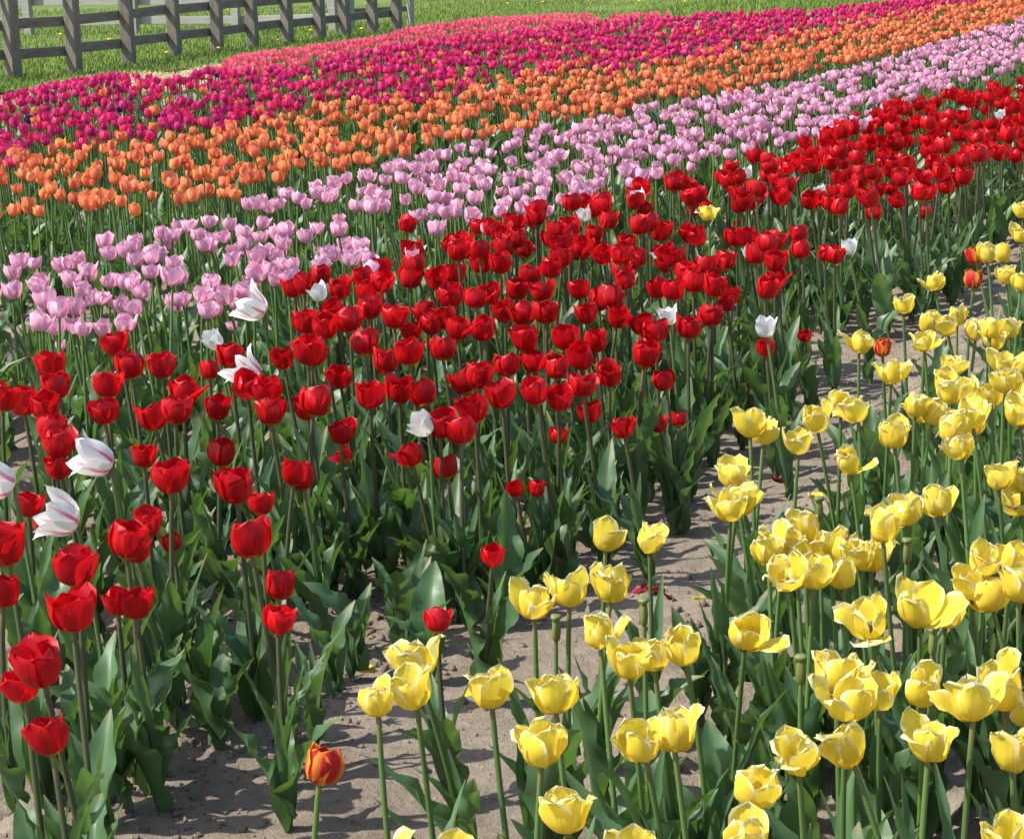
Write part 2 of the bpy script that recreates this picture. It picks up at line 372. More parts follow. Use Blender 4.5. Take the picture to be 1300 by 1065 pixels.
KIND = {   # petal length, half width, shape ranges
    'red':     dict(L=(0.077, 0.090), W=(0.032, 0.038), open=(-0.26, 0.05), decay=(0.35, 0.42), tip=(-0.50, 0.65), wave=0.0040, crinkle=0.0020, point=0.0),
    'pink':    dict(L=(0.056, 0.068), W=(0.023, 0.028), open=(-0.24, 0.08), decay=(0.33, 0.41), tip=(-0.45, 0.50), wave=0.0020, crinkle=0.0012, point=0.05),
    'orange':  dict(L=(0.060, 0.074), W=(0.023, 0.028), open=(-0.28, 0.0), decay=(0.31, 0.39), tip=(-0.50, 0.20), wave=0.0012, crinkle=0.0008, point=0.15),
    'magenta': dict(L=(0.058, 0.070), W=(0.023, 0.028), open=(-0.28, 0.02), decay=(0.31, 0.40), tip=(-0.45, 0.25), wave=0.0012, crinkle=0.0008, point=0.1),
    'coral':   dict(L=(0.058, 0.068), W=(0.020, 0.024), open=(-0.10, 0.30), decay=(0.30, 0.36), tip=(0.0, 0.7), wave=0.0015, crinkle=0.001, point=0.5),
    'purple':  dict(L=(0.055, 0.062), W=(0.022, 0.026), open=(-0.26, -0.05), decay=(0.34, 0.40), tip=(-0.40, 0.10), wave=0.0012, crinkle=0.0008, point=0.1),
    'yellow':  dict(L=(0.070, 0.092), W=(0.026, 0.036), open=(-0.25, 0.18), decay=(0.30, 0.39), tip=(-1.1, 0.9), wave=0.0075, crinkle=0.0026, point=0.0),
    'white':   dict(L=(0.096, 0.110), W=(0.026, 0.031), open=(-0.14, 0.10), decay=(0.28, 0.33), tip=(0.3, 2.0), wave=0.0025, crinkle=0.001, point=0.85),
    'plain_white': dict(L=(0.080, 0.092), W=(0.026, 0.031), open=(-0.15, 0.12), decay=(0.30, 0.36), tip=(-0.2, 0.8), wave=0.0022, crinkle=0.001, point=0.5),
    'bicolour': dict(L=(0.066, 0.074), W=(0.026, 0.030), open=(-0.28, 0.0), decay=(0.33, 0.38), tip=(-0.5, 0.2), wave=0.004, crinkle=0.0015, point=0.1),
}
def rand_petal(kind, nt, ns, seed, wild=False):
    k = KIND[kind]; r = random.Random(seed)
    u = lambda ab: r.uniform(*ab)
    op, tp = u(k['open']), u(k['tip'])
    if kind == 'yellow' and wild:
        op = r.uniform(0.25, 0.75); tp = r.uniform(-0.4, 1.8)
    if kind == 'red' and wild:
        op = r.uniform(0.35, 0.8); tp = r.uniform(0.0, 0.8)
    return petal_geo(u(k['L']), u(k['W']), nt, ns, op, u(k['decay']), tp, r.uniform(0.95, 1.2), k['wave'], k['crinkle'], k['point'], 0.004, seed)
PETAL_POOL, PETAL_WILD = {}, {}
def petal_pool(kind, n, nt, ns, wild=0):
    F = grid_faces(nt, ns)
    for pool, cnt, w in ((PETAL_POOL, n, False), (PETAL_WILD, wild, True)):
        pool[kind] = []
        for i in range(cnt):
            V, UV = rand_petal(kind, nt, ns, 1000 + i + 77 * len(kind) + (500 if w else 0), w)
            pool[kind].append(mesh_np('petal', V, F, MAT[kind], UV))
petal_pool('red', 28, 10, 7, 3); petal_pool('yellow', 26, 13, 11, 12); petal_pool('pink', 12, 7, 5); petal_pool('orange', 12, 7, 5)
petal_pool('white', 10, 10, 7); petal_pool('plain_white', 8, 8, 5); petal_pool('bicolour', 8, 9, 7)

def whole_head(kind, nt, ns, seed):
    """all six petals of a bloom in one mesh (for blooms whose petals cannot be picked apart in the photo)"""
    Vs, Us, Fs = [], [], []; n = 0; r = random.Random(seed)
    for k in range(6):
        V, UV = rand_petal(kind, nt, ns, seed * 13 + k)
        a = k * math.pi / 3 + r.uniform(-0.1, 0.1); s = 1.0 if k % 2 else 0.95
        c, s_ = math.cos(a), math.sin(a)
        V = V * s @ np.array([[c, s_, 0], [-s_, c, 0], [0, 0, 1]])
        Vs.append(V); Us.append(UV); Fs.append(grid_faces(nt, ns) + n); n += len(V)
    return np.concatenate(Vs), np.concatenate(Us), np.concatenate(Fs)

def leaf_geo(L, W, nt, ns, lean0, lean1, fold, wave, twist, seed):
    r = np.random.default_rng(seed)
    fine = 40; t = np.linspace(0, 1, fine)
    th = lean0 + (lean1 - lean0) * t ** 1.6
    X = np.concatenate([[0], np.cumsum(np.sin(th[:-1]))]) * L / (fine - 1); Z = np.concatenate([[0], np.cumsum(np.cos(th[:-1]))]) * L / (fine - 1)
    T = np.linspace(0, 1, nt) ** 0.95; S = np.linspace(-1, 1, ns)
    x, z, h = np.interp(T, t, X), np.interp(T, t, Z), np.interp(T, t, th)
    w = W * np.sin(np.pi * (0.10 + 0.90 * T) ** 0.85) ** 0.8; w[-1] = 0.0012; w[0] = max(w[0], 0.35 * W)
    p0, p1 = r.uniform(0, 6.28, 2); kf = r.uniform(11, 21)
    V = np.zeros((nt, ns, 3)); UV = np.zeros((nt, ns, 2))
    for i in range(nt):
        f = fold * (1.25 - 0.85 * T[i]) + (0.5 if i == 0 else 0)
        tw = twist * T[i] ** 1.3
        lat = S * w[i] * math.cos(f); nor = -np.abs(S) ** 1.4 * w[i] * math.sin(f)
        nor = nor + wave * (np.abs(S) ** 1.8) * np.sin(kf * T[i] * (0.7 + 0.6 * T[i]) + np.where(S > 0, p0, p1)) * math.sin(math.pi * min(1, T[i] + 0.1)) ** 0.7
        la = lat * math.cos(tw) - nor * math.sin(tw); no = lat * math.sin(tw) + nor * math.cos(tw)
        V[i, :, 0] = x[i] + no * math.cos(h[i]); V[i, :, 1] = la; V[i, :, 2] = z[i] - no * math.sin(h[i])
        UV[i, :, 0] = (S + 1) / 2; UV[i, :, 1] = T[i]
    return V.reshape(-1, 3), UV.reshape(-1, 2)
def rand_leaf(seed, nt, ns, big=True):
    r = random.Random(seed)
    if big: return leaf_geo(r.uniform(0.20, 0.33), r.uniform(0.024, 0.046), nt, ns, r.uniform(0.06, 0.36), r.uniform(0.25, 1.35), r.uniform(0.5, 1.0), r.uniform(0.010, 0.019), r.uniform(-0.9, 0.9), seed)
    return leaf_geo(r.uniform(0.16, 0.25), r.uniform(0.012, 0.022), nt, ns, r.uniform(0.08, 0.3), r.uniform(0.2, 0.8), r.uniform(0.5, 0.9), r.uniform(0.003, 0.008), r.uniform(-0.7, 0.7), seed)
LEAVES = [mesh_np('leaf', *(lambda g: (g[0], grid_faces(18, 9), MAT['leaf'], g[1]))(rand_leaf(300 + i, 18, 9))) for i in range(28)]
LEAVES_SMALL = [mesh_np('leaf', *(lambda g: (g[0], grid_faces(11, 5), MAT['leaf'], g[1]))(rand_leaf(400 + i, 11, 5, False))) for i in range(12)]

def stem_geo(bx, by, nseg, sides, rad, nod=0.0):
    """stem of height 1 (scaled in z later) ending at (bx, by, 1) sideways in metres"""
    V = []; UV = []
    for i in range(nseg + 1):
        t = i / nseg; k = t * t
        for j in range(sides):
            a = 2 * math.pi * j / sides; rr = rad * (1.15 - 0.3 * t)
            V.append((bx * k + rr * math.cos(a), by * k + rr * math.sin(a), t)); UV.append((j / sides, t))
    F = [(i * sides + j, i * sides + (j + 1) % sides, (i + 1) * sides + (j + 1) % sides, (i + 1) * sides + j) for i in range(nseg) for j in range(sides)]
    return np.array(V), np.array(UV), np.array(F)
STEMS = {}
for mk in ('stem', 'stem_red'):
    STEMS[mk] = []
    for i in range(8):
        a = i * 0.785 + 0.3; b = random.uniform(0.005, 0.045)
        bx, by = b * math.cos(a), b * math.sin(a)
        V, UV, F = stem_geo(bx, by, 7, 7, 0.0052 if mk == 'stem_red' else 0.0044)
        STEMS[mk].append((mesh_np('stem', V, F, MAT[mk], UV), bx, by))

def pistil_mesh():
    prof = [(0.0, 0.0), (0.006, 0.001), (0.0045, 0.010), (0.005, 0.022), (0.0065, 0.026), (0.0, 0.028)]
    V = []; n = 6
    for r_, z_ in prof:
        for j in range(n):
            a = 2 * math.pi * j / n; V.append((max(r_, 0.0004) * math.cos(a), max(r_, 0.0004) * math.sin(a), z_))
    F = [(i * n + j, i * n + (j + 1) % n, (i + 1) * n + (j + 1) % n, (i + 1) * n + j) for i in range(len(prof) - 1) for j in range(n)]
    return mesh_np('flower_head', np.array(V), np.array(F), MAT['pistil'], np.array([(0.5, 0.3)] * len(V)))
PISTIL = pistil_mesh()
HEADS = {k: [mesh_np('flower_head', *(lambda g: (g[0], g[2], MAT[k], g[1]))(whole_head(k, 6, 5, 900 + i))) for i in range(8)] for k in ('magenta', 'coral', 'purple')}

def lean_matrix(lx, ly):
    """tilt towards (lx, ly) by its length in radians"""
    a = math.hypot(lx, ly)
    if a < 1e-5: return Matrix.Identity(3)
    return Matrix.Rotation(a, 3, Vector((-ly, lx, 0)))
def plant_plan(kind, H, scale, lean=None, tilt=None):
    """choose the random shape of one plant, so that its head offset is known before it is placed"""
    lx, ly = lean if lean else (-0.05 + random.gauss(0, 0.06), random.gauss(0, 0.06))
    mk = 'stem_red' if kind == 'red' else 'stem'
    si = random.randrange(8); me, bx, by = STEMS[mk][si]
    yaw = random.uniform(0, 6.283)
    M = lean_matrix(lx, ly) @ Matrix.Rotation(yaw, 3, 'Z')
    off = M @ Vector((bx, by, H))
    if tilt: off = off + Vector((tilt[0], tilt[1], 0.5)).normalized() * 0.03 * scale
    else: off = off + M @ Vector((bx * 0.2, by * 0.2, 0.032 * scale))
    return dict(kind=kind, H=H, scale=scale, mk=mk, si=si, M=M, off=off, tilt=tilt)
def build_tulip(plan, base, name, label, cat, group=None, petals=True, leaves=3, wild=0.0):
    kind = plan['kind']
    root = bpy.data.objects.new(name, None); col.objects.link(root)
    root.empty_display_size = 0.05
    root.matrix_world = Matrix.Translation(base) @ plan['M'].to_4x4()
    tag(root, label, cat, group)
    me, bx, by = STEMS[plan['mk']][plan['si']]; H = plan['H']; s = plan['scale']
    link('stem', me, root, (0, 0, -0.01), None, (1, 1, H + 0.012))
    if plan['tilt']:
        want = plan['M'].inverted() @ Vector((plan['tilt'][0], plan['tilt'][1], plan['tilt'][2])).normalized()
        rot = want.to_track_quat('Z', 'Y').to_euler()
    else:
        ax = Vector((2 * bx / H + random.gauss(0, .10), 2 * by / H + random.gauss(0, .10), 1)).normalized()
        rot = ax.to_track_quat('Z', 'Y').to_euler()
    if petals:
        head = link('flower_head', PISTIL, root, (bx, by, H), rot, (s, s, s))
        off = random.uniform(0, 6.283)
        for k in range(6):
            pool = PETAL_POOL[kind]
            if wild and random.random() < wild and k % 2 == 0: pool = PETAL_WILD[kind]
            sc = (1.0 if k % 2 == 0 else 0.93) * random.uniform(*((0.84, 1.08) if kind == 'yellow' else (0.95, 1.05)))
            link('petal', random.choice(pool), head, (0, 0, 0), (random.gauss(0, .09 if kind == 'yellow' else .035), random.gauss(0, .09 if kind == 'yellow' else .05), off + k * math.pi / 3 + random.gauss(0, 0.07)), (sc, sc, sc))
    else:
        link('flower_head', random.choice(HEADS[kind]), root, (bx, by, H), rot, (s, s, s))
    a0 = random.uniform(0, 6.283)
    for k in range(leaves):
        small = k in (2, 3)
        lm = random.choice(LEAVES_SMALL if small else LEAVES)
        z = (0.0, 0.015, 0.07, 0.11, 0.03)[min(k, 4)] * random.uniform(0.7, 1.3)
        sc = random.uniform(0.8, 1.12) * min(1.0, 0.55 + H)
        a = a0 + k * 2.4 + random.gauss(0, 0.3); t = z / max(H, .1)
        link('leaf', lm, root, (bx * t * t + 0.004 * math.cos(a), by * t * t + 0.004 * math.sin(a), z), (0, 0, a), (sc, sc, sc))
    return root

# ------------------------------------------------------------------ where the flowers stand (measured in photo pixels)
RED_FRONT = ([-300, 321, 583, 733, 875, 985, 1068, 1152, 1260, 1330, 1600], [1330, 985, 850, 735, 655, 570, 500, 440, 360, 305, 100])   # ground edge of the red bed along the path
RED_BACK = ([-200, 0, 60, 150, 260, 370, 500, 600, 640, 750, 850, 940, 1010, 1130, 1200, 1320, 1600], [530, 462, 452, 446, 428, 372, 322, 300, 276, 255, 235, 205, 185, 132, 118, 100, 30])
PINK_TOP = ([-200, 0, 200, 330, 480, 580, 700, 900, 958, 1008, 1085, 1177, 1208, 1269, 1400, 1700], [355, 322, 288, 246, 204, 182, 158, 118, 111, 101, 83, 57, 46, 31, -15, -100])
PINK_LOW = ([-200, 0, 60, 150, 300, 440, 560, 690, 760, 880, 1000, 1100, 1170, 1250, 1300, 1700], [470, 412, 414, 402, 384, 345, 302, 268, 240, 208, 178, 152, 118, 95, 78, -50])
ORANGE_TOP = ([-200, 0, 100, 240, 350, 430, 520, 600, 672, 746, 807, 900, 1000, 1100, 1200, 1300, 1600], [220, 194, 178, 163, 138, 126, 122, 104, 94, 78, 80, 66, 42, 24, 7, -9, -60])
ORANGE_LOW = ([-200, 0, 162, 290, 400, 500, 570, 638, 712, 776, 838, 930, 1053, 1152, 1226, 1300, 1600], [300, 268, 262, 240, 216, 194, 175, 162, 150, 142, 124, 110, 82, 60, 42, 20, -50])
MAG_TOP = ([-200, 0, 62, 145, 220, 266, 374, 457, 540, 654, 807, 900, 1038, 1146, 1300, 1600], [150, 120, 106, 92, 97, 86, 84, 64, 50, 38, 22, 16, 9, 0, -20, -60])
CORAL_TOP = ([255, 285, 300, 380, 430, 500, 512, 560, 600, 700, 800, 900, 960], [92, 80, 70, 59, 53, 43, 34, 30, 23, 18, 15, 14, 12])
CORAL_LOW = ([255, 300, 374, 457, 540, 654, 807, 900, 960], [92, 92, 88, 68, 54, 43, 26, 17, 13])
edge = lambda poly, x: np.interp(x, *poly)

def candidates(p0, p1, q0, q1, cell, seed):
    r = np.random.default_rng(seed)
    n, k = int((p1 - p0) / cell), int((q1 - q0) / cell)
    P, Q = np.meshgrid(p0 + (np.arange(n) + .5) * cell, q0 + (np.arange(k) + .5) * cell, indexing='ij')
    Q = Q + (np.arange(n)[:, None] % 2) * cell * 0.5
    P = (P + r.uniform(-.42, .42, P.shape) * cell).ravel(); Q = (Q + r.uniform(-.42, .42, Q.shape) * cell).ravel()
    keep = (r.random(P.size) > 0.06) & (vnoise(P * 2.1 + seed, Q * 2.1) > -0.33)
    x, y = xy(P[keep], Q[keep]); return x, y
def field(kind, p0, p1, q1, cell, seed, test, hmean, hsd):
    """positions and head heights of the flowers of one bed whose heads or leaves the picture can show"""
    x, y = candidates(p0, p1, 1.5, q1, cell, seed)
    r = np.random.default_rng(seed + 5)
    h = r.normal(hmean, hsd, x.size)
    z = terrain(x, y)
    hx, hy, d = project(np.stack([x, y, z + h + 0.03], 1)); bx, by, _ = project(np.stack([x, y, z], 1))
    ok = (d > 1) & (hx > -70) & (hx < 1370) & (hy > -25) & (hy < 1130) & test(hx, hy, bx, by)
    return [dict(x=a, y=b, z=c, h=e, px=u, py=v, d=w) for a, b, c, e, u, v, w in zip(x[ok], y[ok], z[ok], h[ok], hx[ok], hy[ok], d[ok])]

YELLOW_PX = """526,828w 481,885 527,900 624,893 704,898w 690,935w 679,778w 725,755 779,743w 770,687 824,680 761,810w 797,850 829,828 866,812 815,943 854,939
931,623 930,655w 976,695 997,684 1022,668w 1003,743w 1035,746 1070,739 1078,707 1092,693 1106,695 1120,668 1190,636w 1267,625 1297,627 1220,590 949,796w 1108,785w
1169,766w 1203,771 1228,753w 1288,721 1292,760w 1081,860w 1119,870 1078,903w 1074,946w 1013,960 1181,939w 1238,910w 1270,875w 1285,957
952,544w 970,560 1016,560 1034,528 1068,510 1088,548w 1134,558 1076,594 1162,540 1174,522w 1090,452 1132,478w 1146,392 1184,374 1176,416 1200,414 1172,438
1216,394 1208,468 1200,492 1212,510 1224,520 1256,412 1284,414 1274,468 1280,500 1232,548w 1208,560 1218,588 1272,320 1276,344 1294,308 1296,288 1252,335
938,648 1050,705 1250,735 1170,880 1238,545 1150,660 1010,700 1292,540 1300,470 1262,440 1240,430 1298,360 1258,505 1186,548 1060,870 1302,905""".split()
RED_PX = """66,459 74,490 29,522 59,523 3,513 66,564 67,584 149,456 167,480 206,486 137,502 132,534 193,529 225,535 233,502 267,493s 276,527s 291,456 342,535 338,503 315,505 375,383 389,425 392,463
389,513 360,470s 281,583s 298,613b 220,617b 184,601s 331,635s 375,603s 407,356 387,378 461,361 487,344 525,338 522,366 556,356 576,344 596,317 610,346 635,349 662,329 674,349 432,375 424,402 465,388 470,408
390,422 414,437 463,441 397,463 431,485 470,495 507,496 519,461 537,488 400,518 432,545s 437,581t 542,395 546,419 522,430s 580,425 603,397 613,429 642,397 667,392 693,400 667,424 679,449 738,442 738,475
774,463 744,387 786,392 766,332 735,360 600,503 637,490 681,486 711,495 558,524 588,532 520,564s 564,579s 654,606t 683,608t 710,540t 749,510s 791,534s 383,605s
37,663s 56,685t 8,694b 96,706b 90,754b 148,752s 170,755s 158,673b 173,708s 188,663s 219,694t 315,663b 352,727s 352,767s 8,779s 50,821b 31,848s 62,912s 77,612s
626,691t 556,768t 836,522t 862,516t 844,466s 822,428s 874,404 904,388 972,430s 1022,414t 956,476t 814,400 835,355 700,350 715,330 640,320 755,300 700,300 690,372 760,372 790,345 810,330 655,283 625,285
515,290 745,262 500,405 485,375 445,420 490,470 560,405 575,380 620,370 655,365 720,420 755,420 705,455 645,455 610,465 590,470 560,450""".split()
WHITE_PX = """325,405,f,-.75,-.2,.5 126,597,f,-.8,-.25,.45 80,640,f,-.8,-.2,.4 2,632,f,-.8,-.2,.4 316,477,f,-.6,-.2,.6 270,440,p,-.5,-.2,.8 403,392,p,-.4,.1,.9 536,527,p,-.6,-.1,.7
952,316,p,-.3,-.2,.9 846,392,p,-.25,-.1,1 972,406,p,-.1,0,1 838,318,p,-.4,0,.9 1078,304,p,0,0,1 946,230,p,-.2,0,1 1041,237,p,-.3,0,.8 1226,134,p,-.2,0,1 1269,142,p,-.3,0,1 1295,108,p,-.2,0,1 810,263,p,-.3,0,.9 741,279,p,-.2,0,1""".split()

def edge_word(fr): return 'front' if fr else 'inner'
def put_at_pixel(kind, px, py, H, scale, lean=None, tilt=None):
    plan = plant_plan(kind, H, scale, lean, tilt)
    P = at_pixel(px, py, plan['off'].z)
    base = Vector((P.x - plan['off'].x, P.y - plan['off'].y, 0)); base.z = float(terrain(base.x, base.y))
    p, q = pq(base.x, base.y)
    base.z += float(soil_rough(np.array([p]), np.array([q]))[0]) - 0.005
    return plan, base

# --- yellow bed
def traits(plan, base, others, whites=()):
    """words for what sets one flower apart from its neighbours"""
    t = []
    if any((w - base).length < 0.20 for w in whites): t.append('beside a white tulip')
    d = min(((b - base).length for b in others if b is not base), default=1)
    if d > 0.15: t.append('standing apart')
    elif d < 0.055: t.append('crowding its neighbour')
    ax = plan['M'] @ Vector((0, 0, 1))
    if ax.z < math.cos(0.13): t.append('on a leaning stem')
    return t
def with_traits(text, t):
    for w in t:
        if len((text + ' ' + w).split()) <= 16: text += ', ' + w
    return text
G = 'yellow tulips in the bed along the sandy path'
yellows = []
for s in YELLOW_PX:
    wild = s.endswith('w'); px, py = map(float, s.rstrip('w').split(','))
    H = random.gauss(0.405, 0.02)
    plan, base = put_at_pixel('yellow', px, py, H, random.uniform(0.86, 1.02) * (0.92 if wild else 0.86))
    p, q = pq(base.x, base.y)
    lab = ('blown yellow tulip with petals flopping wide open' if wild else 'yellow tulip with an upright cup and pale rims')
    lab += ' at the edge of the path' if p < -0.85 else ' deep in the yellow bed'
    yellows.append((plan, base, lab, wild))
yfill = field('yellow', -1.12, 0.6, 9.0, 0.15, 31, lambda hx, hy, bx, by: ((hy > 985) & (hx > 470)) | ((hx > 1312) & (hy > 250)), 0.405, 0.025)
for f in yfill:
    plan = plant_plan('yellow', f['h'], random.uniform(0.78, 0.92)); wild = random.random() < 0.4
    lab = ('blown yellow tulip with petals flopping wide open' if wild else 'yellow tulip with an upright cup and pale rims') + ' deep in the yellow bed'
    yellows.append((plan, Vector((f['x'], f['y'], f['z'])), lab, wild))
_ys = [y[1] for y in yellows]
for plan, base, lab, wild in yellows:
    build_tulip(plan, base, 'yellow_tulip', with_traits(lab, traits(plan, base, _ys)), 'tulip', G, True, random.choice((4, 4, 5)), 0.38 if wild else 0.06)
plan, base = put_at_pixel('yellow', 900, 267, 0.42, 0.85)
build_tulip(plan, base, 'yellow_tulip', 'lone yellow tulip standing among the red tulips', 'tulip')

# --- the striped and white ones, the red-and-yellow ones
WHITES = []
for s in WHITE_PX:
    a = s.split(','); px, py = float(a[0]), float(a[1]); kind = 'white' if a[2] == 'f' else 'plain_white'
    tilt = (float(a[3]), float(a[4]), float(a[5]))
    plan, base = put_at_pixel(kind, px, py, 0.43, 0.95 if kind == 'white' else 0.74, (-0.10, random.gauss(0, .04)), tilt)
    WHITES.append(base)
    lab = 'white lily-shaped tulip flamed with crimson, nodding among red tulips' if kind == 'white' else 'white pointed tulip standing among the red tulips'
    build_tulip(plan, base, 'white_tulip', lab, 'tulip', 'white tulips strewn through the red bed', True, 2)
for px, py, sc, lab in ((1236, 336, .9, 'red and yellow tulip, upper of two beside the path'), (1237, 368, .9, 'red and yellow tulip with spread petals, lower of two beside the path'),
                        (1120, 450, .75, 'small red and yellow tulip behind a yellow tulip'), (410, 967, .85, 'orange and yellow tulip at the path beside yellow tulips')):
    plan, base = put_at_pixel('bicolour', px, py, 0.40, sc)
    build_tulip(plan, base, 'two_coloured_tulip', lab, 'tulip', None, True, 3)

# --- red bed
GR = 'red tulips in the wide red bed'
reds = []
for s in RED_PX:
    suf = s[-1] if s[-1] in 'stb' else ''; px, py = map(float, s.rstrip('stb').split(','))
    H, sc = {'': (random.gauss(0.415, 0.02), random.uniform(0.82, 0.96)), 'b': (random.gauss(0.42, 0.01), random.uniform(0.92, 0.99)), 's': (random.gauss(0.35, 0.02), random.uniform(0.68, 0.80)), 't': (random.gauss(0.25, 0.03), random.uniform(0.52, 0.62))}[suf]
    plan, base = put_at_pixel('red', px, py, H, sc)
    reds.append((plan, base, suf, True))
def red_test(hx, hy, bx, by):
    listed = (hx < 790) & (hy > 322) & (hy < 935)
    for w in WHITE_PX + ['900,267', '1236,336', '1237,368']:
        u, v = map(float, w.split(',')[:2]); rad = 0.042 * (v + 110); listed = listed | ((np.abs(hx - u) < rad) & (hy - v > -0.5 * rad) & (hy - v < 1.1 * rad))
    return (by < edge(RED_FRONT, bx)) & (hy > edge(RED_BACK, hx)) & ~listed
rfill = sorted(field('red', -6.0, -0.6, 45, 0.140, 41, red_test, 0.42, 0.03), key=lambda f: f['d'])
red_mass = []
for f in rfill:
    edge_d = pq(f['x'], f['y'])[0]
    suf = 's' if random.random() < 0.10 else ''
    if -40 < f['px'] < 1340 and len(reds) < 300:
        plan = plant_plan('red', f['h'] - (0.08 if suf else 0), random.uniform(0.80, 0.98) * (0.75 if suf else 1))
        reds.append((plan, Vector((f['x'], f['y'], f['z'] + 0.01)), suf, False))
    else: red_mass.append(f)
_rs = [r_[1] for r_ in reds]
for plan, base, suf, listed in reds:
    p, q = pq(base.x, base.y)
    size = {'': 'tall red tulip with a full cup', 'b': 'large red tulip with a broad cup', 's': 'smaller red tulip on a shorter stem', 't': 'tiny short red tulip low among the leaves'}[suf]
    where = 'at the path side of the red bed' if p > -1.85 else ('next to the pale pink bed' if p < -2.75 else 'in the middle of the red bed')
    build_tulip(plan, base, 'red_tulip', with_traits(size + ' ' + where, traits(plan, base, _rs, WHITES)), 'tulip', GR, True, random.choice((4, 5, 5)), 0.05)

# --- young tulips without a bloom, filling the beds with leaves
def leaf_plant(x, y, where):
    p, q = pq(x, y); z = float(soil_rough(np.array([p]), np.array([q]))[0])
    root = bpy.data.objects.new('leafy_tulip', None); col.objects.link(root); root.location = (x, y, z - .005); root.rotation_euler = (random.gauss(0, .05), random.gauss(0, .05), 0)
    tag(root, 'flowerless tulip plant, only broad wavy leaves, ' + where, 'tulip plant', 'flowerless tulip plants')
    a0 = random.uniform(0, 6.28)
    for k in range(random.choice((3, 4, 4))):
        sc = random.uniform(0.65, 0.98)
        link('leaf', random.choice(LEAVES if k < 3 else LEAVES_SMALL), root, (0.004 * k, 0, 0.012 * k), (0, 0, a0 + k * 2.1 + random.gauss(0, .3)), (sc, sc, sc))
lf = field('red', -3.3, -1.45, 9.5, 0.20, 91, lambda hx, hy, bx, by: (by < edge(RED_FRONT, bx) - 4) & (hy > edge(RED_BACK, hx) + 40) & (hx < 1100), 0.3, 0.02)
for f in lf[:170]: leaf_plant(f['x'], f['y'], 'in the red bed')
lf = field('yellow', -1.0, 0.3, 8, 0.24, 92, lambda hx, hy, bx, by: (hx > 800) & (hy > 400) & (hx < 1320), 0.3, 0.02)
for f in lf[:70]: leaf_plant(f['x'], f['y'], 'in the yellow bed')

# --- pink, orange, magenta, coral beds: the largest as objects, the rest as one mass per colour
def bed(kind, name, words_, group, cat_fields, limit, petals, leaves):
    mass = []; n = 0; near = []
    for f in sorted(cat_fields, key=lambda f: f['d']):
        if n < limit and -15 < f['px'] < 1315 and f['py'] > 0:
            plan = plant_plan(kind, f['h'] - 0.012, random.uniform(0.78, 1.10)); n += 1
            near.append((plan, Vector((f['x'], f['y'], f['z'])), f))
        else: mass.append(f)
    bases = [b for _p, b, _f in near]
    for plan, base, f in near:
        build_tulip(plan, base, name, with_traits(words_(f), traits(plan, base, bases)), 'tulip', group, petals, leaves)
    return mass
pinkf = field('pink', -8.0, -1.6, 60, 0.130, 51, lambda hx, hy, bx, by: (hy > edge(PINK_TOP, hx)) & (hy < edge(PINK_LOW, hx)), 0.42, 0.03)
def pink_words(f):
    e = f['py'] - edge(PINK_LOW, f['px'])
    return 'pale pink tulip ' + ('at the bed edge beside the red tulips' if e > -30 else ('at the bed edge facing the orange tulips' if f['py'] - edge(PINK_TOP, f['px']) < 25 else 'in the middle of the pale pink bed'))
pink_mass = bed('pink', 'pink_tulip', pink_words, 'pale pink tulips in the pink bed', pinkf, 300, True, 3)
for px, py in ((295, 425), (76, 442), (360, 355), (640, 345)):
    plan, base = put_at_pixel('pink', px, py, 0.30, 0.55)
    build_tulip(plan, base, 'pink_tulip', 'tiny pale pink tulip straying to the edge of the red bed', 'tulip', 'pale pink tulips in the pink bed', True, 2)
orangef = field('orange', -11, -2.4, 70, 0.138, 61, lambda hx, hy, bx, by: (hy > edge(ORANGE_TOP, hx) + rng.normal(0, 4, hx.size)) & (hy < edge(ORANGE_LOW, hx)), 0.42, 0.035)
strayf = field('orange', -12, -3.4, 60, 0.50, 62, lambda hx, hy, bx, by: (hy > edge(MAG_TOP, hx) + 12) & (hy < edge(ORANGE_TOP, hx)), 0.42, 0.03)
orange_mass = bed('orange', 'orange_tulip', lambda f: 'orange tulip flushed with pink ' + ('straying among the magenta tulips' if f['py'] < edge(ORANGE_TOP, f['px']) else ('at the bed edge facing the pale pink tulips' if edge(ORANGE_LOW, f['px']) - f['py'] < 25 else 'in the orange bed')), 'orange tulips in the orange bed', orangef + strayf, 300, True, 3)
magf = field('magenta', -14.0, -3.4, 80, 0.140, 71, lambda hx, hy, bx, by: (hy > edge(MAG_TOP, hx)) & (hy < edge(ORANGE_TOP, hx) + rng.normal(3, 4, hx.size)), 0.42, 0.035)
mag_mass = bed('magenta', 'magenta_tulip', lambda f: 'magenta tulip ' + ('at the edge of the bed facing the wooden fence' if f['py'] - edge(MAG_TOP, f['px']) < 15 else ('bordering the orange tulips' if edge(ORANGE_TOP, f['px']) - f['py'] < 15 else 'in the middle of the magenta bed')), 'magenta tulips in the magenta bed', magf, 300, False, 2)
coralf = field('coral', -17, -7.0, 80, 0.16, 81, lambda hx, hy, bx, by: (hx > 258) & (hx < 955) & (hy > edge(CORAL_TOP, hx)) & (hy < edge(CORAL_LOW, hx)), 0.36, 0.03)
coral_mass = bed('coral', 'coral_tulip', lambda f: 'coral pink tulip with flared petals between magenta bed and fence', 'coral pink tulips by the fence', coralf, 300, False, 2)
purplef = random.sample([f for f in magf if edge(ORANGE_TOP, f['px']) - f['py'] > 12 and -10 < f['px'] < 1000], 34)
for f in purplef:
    plan = plant_plan('purple', f['h'] - random.uniform(0.03, 0.08), 0.95)
    build_tulip(plan, Vector((f['x'] + 0.07, f['y'] + 0.05, f['z'])), 'purple_tulip', 'dark purple tulip hidden among the magenta tulips', 'tulip', 'dark purple tulips among the magenta', False, 2)

